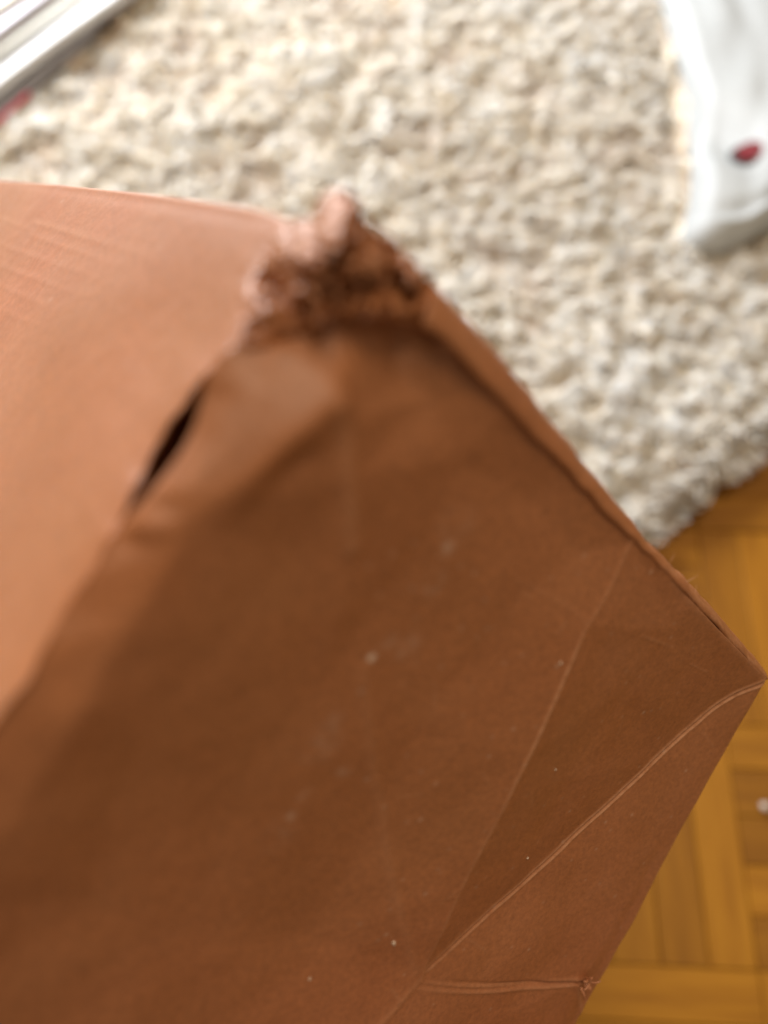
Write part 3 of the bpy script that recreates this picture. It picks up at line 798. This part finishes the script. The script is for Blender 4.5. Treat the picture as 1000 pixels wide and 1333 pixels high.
# ------------------------------------------------------------------ stack of magazines
def magazine(name, label, z0, th_, inset, u0, u1, skew, mats, depth=.21, sag=0.0):
    """cover wrapped round a spine, pages inside; spine faces the viewer"""
    th_ = th_ - .0012
    cs, sn2 = math.cos(skew), math.sin(skew)
    dd = sd * cs + sn * sn2; nn = sn * cs - sd * sn2
    org = s0 * [1, 1, 0] + sn * inset + dd * u0
    root = empty(name, tuple(org + np.array([0, 0, z0]))); tag(root, label, "magazine", "magazines stacked on the rug")
    o_ = org + np.array([0, 0, z0])
    n_u = 14; sec = []
    r_ = th_ / 2
    k_ = 9
    for q in range(k_):
        a = -math.pi / 2 + math.pi * q / (k_ - 1); sec.append((r_ * .55 * (1 - math.cos(a)), r_ + r_ * math.sin(a)))
    outer = [(depth, 0)] + sec + [(depth, th_)]
    ct = .0009
    innr = [(depth, ct)] + [(x + ct * (1 if 0 < i < k_ - 1 else .6), r_ + (y - r_) * (1 - ct / r_)) for i, (x, y) in enumerate(sec)] + [(depth, th_ - ct)]
    loop = outer + innr[::-1]
    V_, F_ = [], []
    m_ = len(loop)
    for i in range(n_u):
        t = i / (n_u - 1); pu = (u1 - u0) * t; sg = -sag * math.sin(math.pi * t) + .0012 * math.sin(5 * t + z0 * 90)
        for x, y in loop: V_.append(org + dd * pu + nn * (x + .0012 * math.sin(7 * t + z0 * 200)) + np.array([0, 0, z0 + y + sg]))
    for i in range(n_u - 1):
        for j in range(m_): F_.append((i * m_ + j, i * m_ + (j + 1) % m_, (i + 1) * m_ + (j + 1) % m_, (i + 1) * m_ + j))
    for base_ in (0, (n_u - 1) * m_):
        for j in range(k_ + 1): F_.append((base_ + j, base_ + j + 1, base_ + m_ - 2 - j, base_ + m_ - 1 - j))
    c = link("cover", np.array(V_), F_, mats[0], root, o_)
    me = c.data
    pts = []
    for i in range(n_u):
        t = i / (n_u - 1); pu = .003 + (u1 - u0 - .006) * t; sg = -sag * math.sin(math.pi * t) + .0012 * math.sin(5 * t + z0 * 90)
        for x, y in ((.004, .0012), (.004, th_ - .0012), (depth - .003, th_ - .0012), (depth - .003, .0012)):
            pts.append(org + dd * pu + nn * x + np.array([0, 0, z0 + y + sg]))
    F2 = [(i * 4 + j, i * 4 + (j + 1) % 4, i * 4 + 4 + (j + 1) % 4, i * 4 + 4 + j) for i in range(n_u - 1) for j in range(4)] + [(3, 2, 1, 0), tuple((n_u - 1) * 4 + j for j in range(4))]
    link("pages", np.array(pts), F2, M_PAGES, root, o_, smooth=False)
    if len(mats) > 1:                                  # coloured band printed on the spine
        for (ua, ub, mt) in mats[1]:
            V_, F_ = [], []
            for i in range(6):
                t = ua + (ub - ua) * i / 5; pu = (u1 - u0) * t; sg = -sag * math.sin(math.pi * t) + .0012 * math.sin(5 * t + z0 * 90)
                for x, y in sec: V_.append(org + dd * pu + nn * (x - .0005 + .0012 * math.sin(7 * t + z0 * 200)) + np.array([0, 0, z0 + y + sg]))
            for i in range(5):
                for j in range(k_ - 1): F_.append((i * k_ + j, i * k_ + j + 1, (i + 1) * k_ + j + 1, (i + 1) * k_ + j))
            link("spine_band", np.array(V_), F_, mt, root, o_)
    return root
M_PAGES = simple("page_edges", (.70, .68, .64), .8, .1, 200)
M_W1 = simple("white_cover", (.55, .57, .59), .35, .06); M_G1 = simple("grey_cover", (.30, .30, .33), .35, .1)
M_CR = simple("cream_cover", (.74, .72, .62), .35, .05); M_LV = simple("lavender_cover", (.60, .60, .70), .3, .08)
M_OL = simple("olive_grey_cover", (.50, .50, .45), .4, .08); M_TE = simple("teal_grey_cover", (.30, .38, .40), .35, .25, 40)
M_RC = simple("red_cover", (.62, .04, .09), .35)
ZS = RZ + .026
z = ZS
for (nm, lab, th_, inset, u0, u1, sk, mats) in [
    ("magazine", "thin grey magazine with a red spine end, lowest of the stack", .007, .006, -.19, .16, .04, (M_G1, [(.30, .66, M_RC)])),
    ("magazine", "thin dark grey magazine second from the bottom of the stack", .007, .012, -.16, .24, .02, (M_G1,)),
    ("magazine", "thick glossy white magazine third from the bottom of the stack", .013, .014, -.16, .32, -.02, (M_W1,)),
    ("magazine", "olive grey magazine fourth from the bottom of the stack", .007, .036, -.16, .30, .0, (M_OL,)),
    ("magazine", "pale lavender magazine in the upper middle of the stack", .012, .046, -.18, .30, .02, (M_LV, [(.70, .74, M_CR)])),
    ("magazine", "cream spined magazine second from the top of the stack", .009, .064, -.15, .29, -.02, (M_CR,)),
    ("magazine", "teal grey magazine on top of the stack", .010, .080, -.16, .28, .03, (M_TE,))]:
    magazine(nm, lab, z, th_, inset, u0, u1, sk, mats)
    z += th_ + .0012

# ------------------------------------------------------------------ crumb on the parquet
p = floor_pt(996, 1050, .003)
bm = bmesh.new(); bmesh.ops.create_icosphere(bm, subdivisions=2, radius=.0034)
for vtx in bm.verts:
    vtx.co *= random.uniform(.75, 1.15); vtx.co.z *= .7
vs = np.array([tuple(vtx.co) for vtx in bm.verts]) + p; fs = [[vtx.index for vtx in f.verts] for f in bm.faces]; bm.free()
cr = link("crumb", vs, fs, simple("pale_crumb", (.6, .55, .5), .9), None, p)
tag(cr, "tiny pale crumb lying on the parquet floor", "crumb")
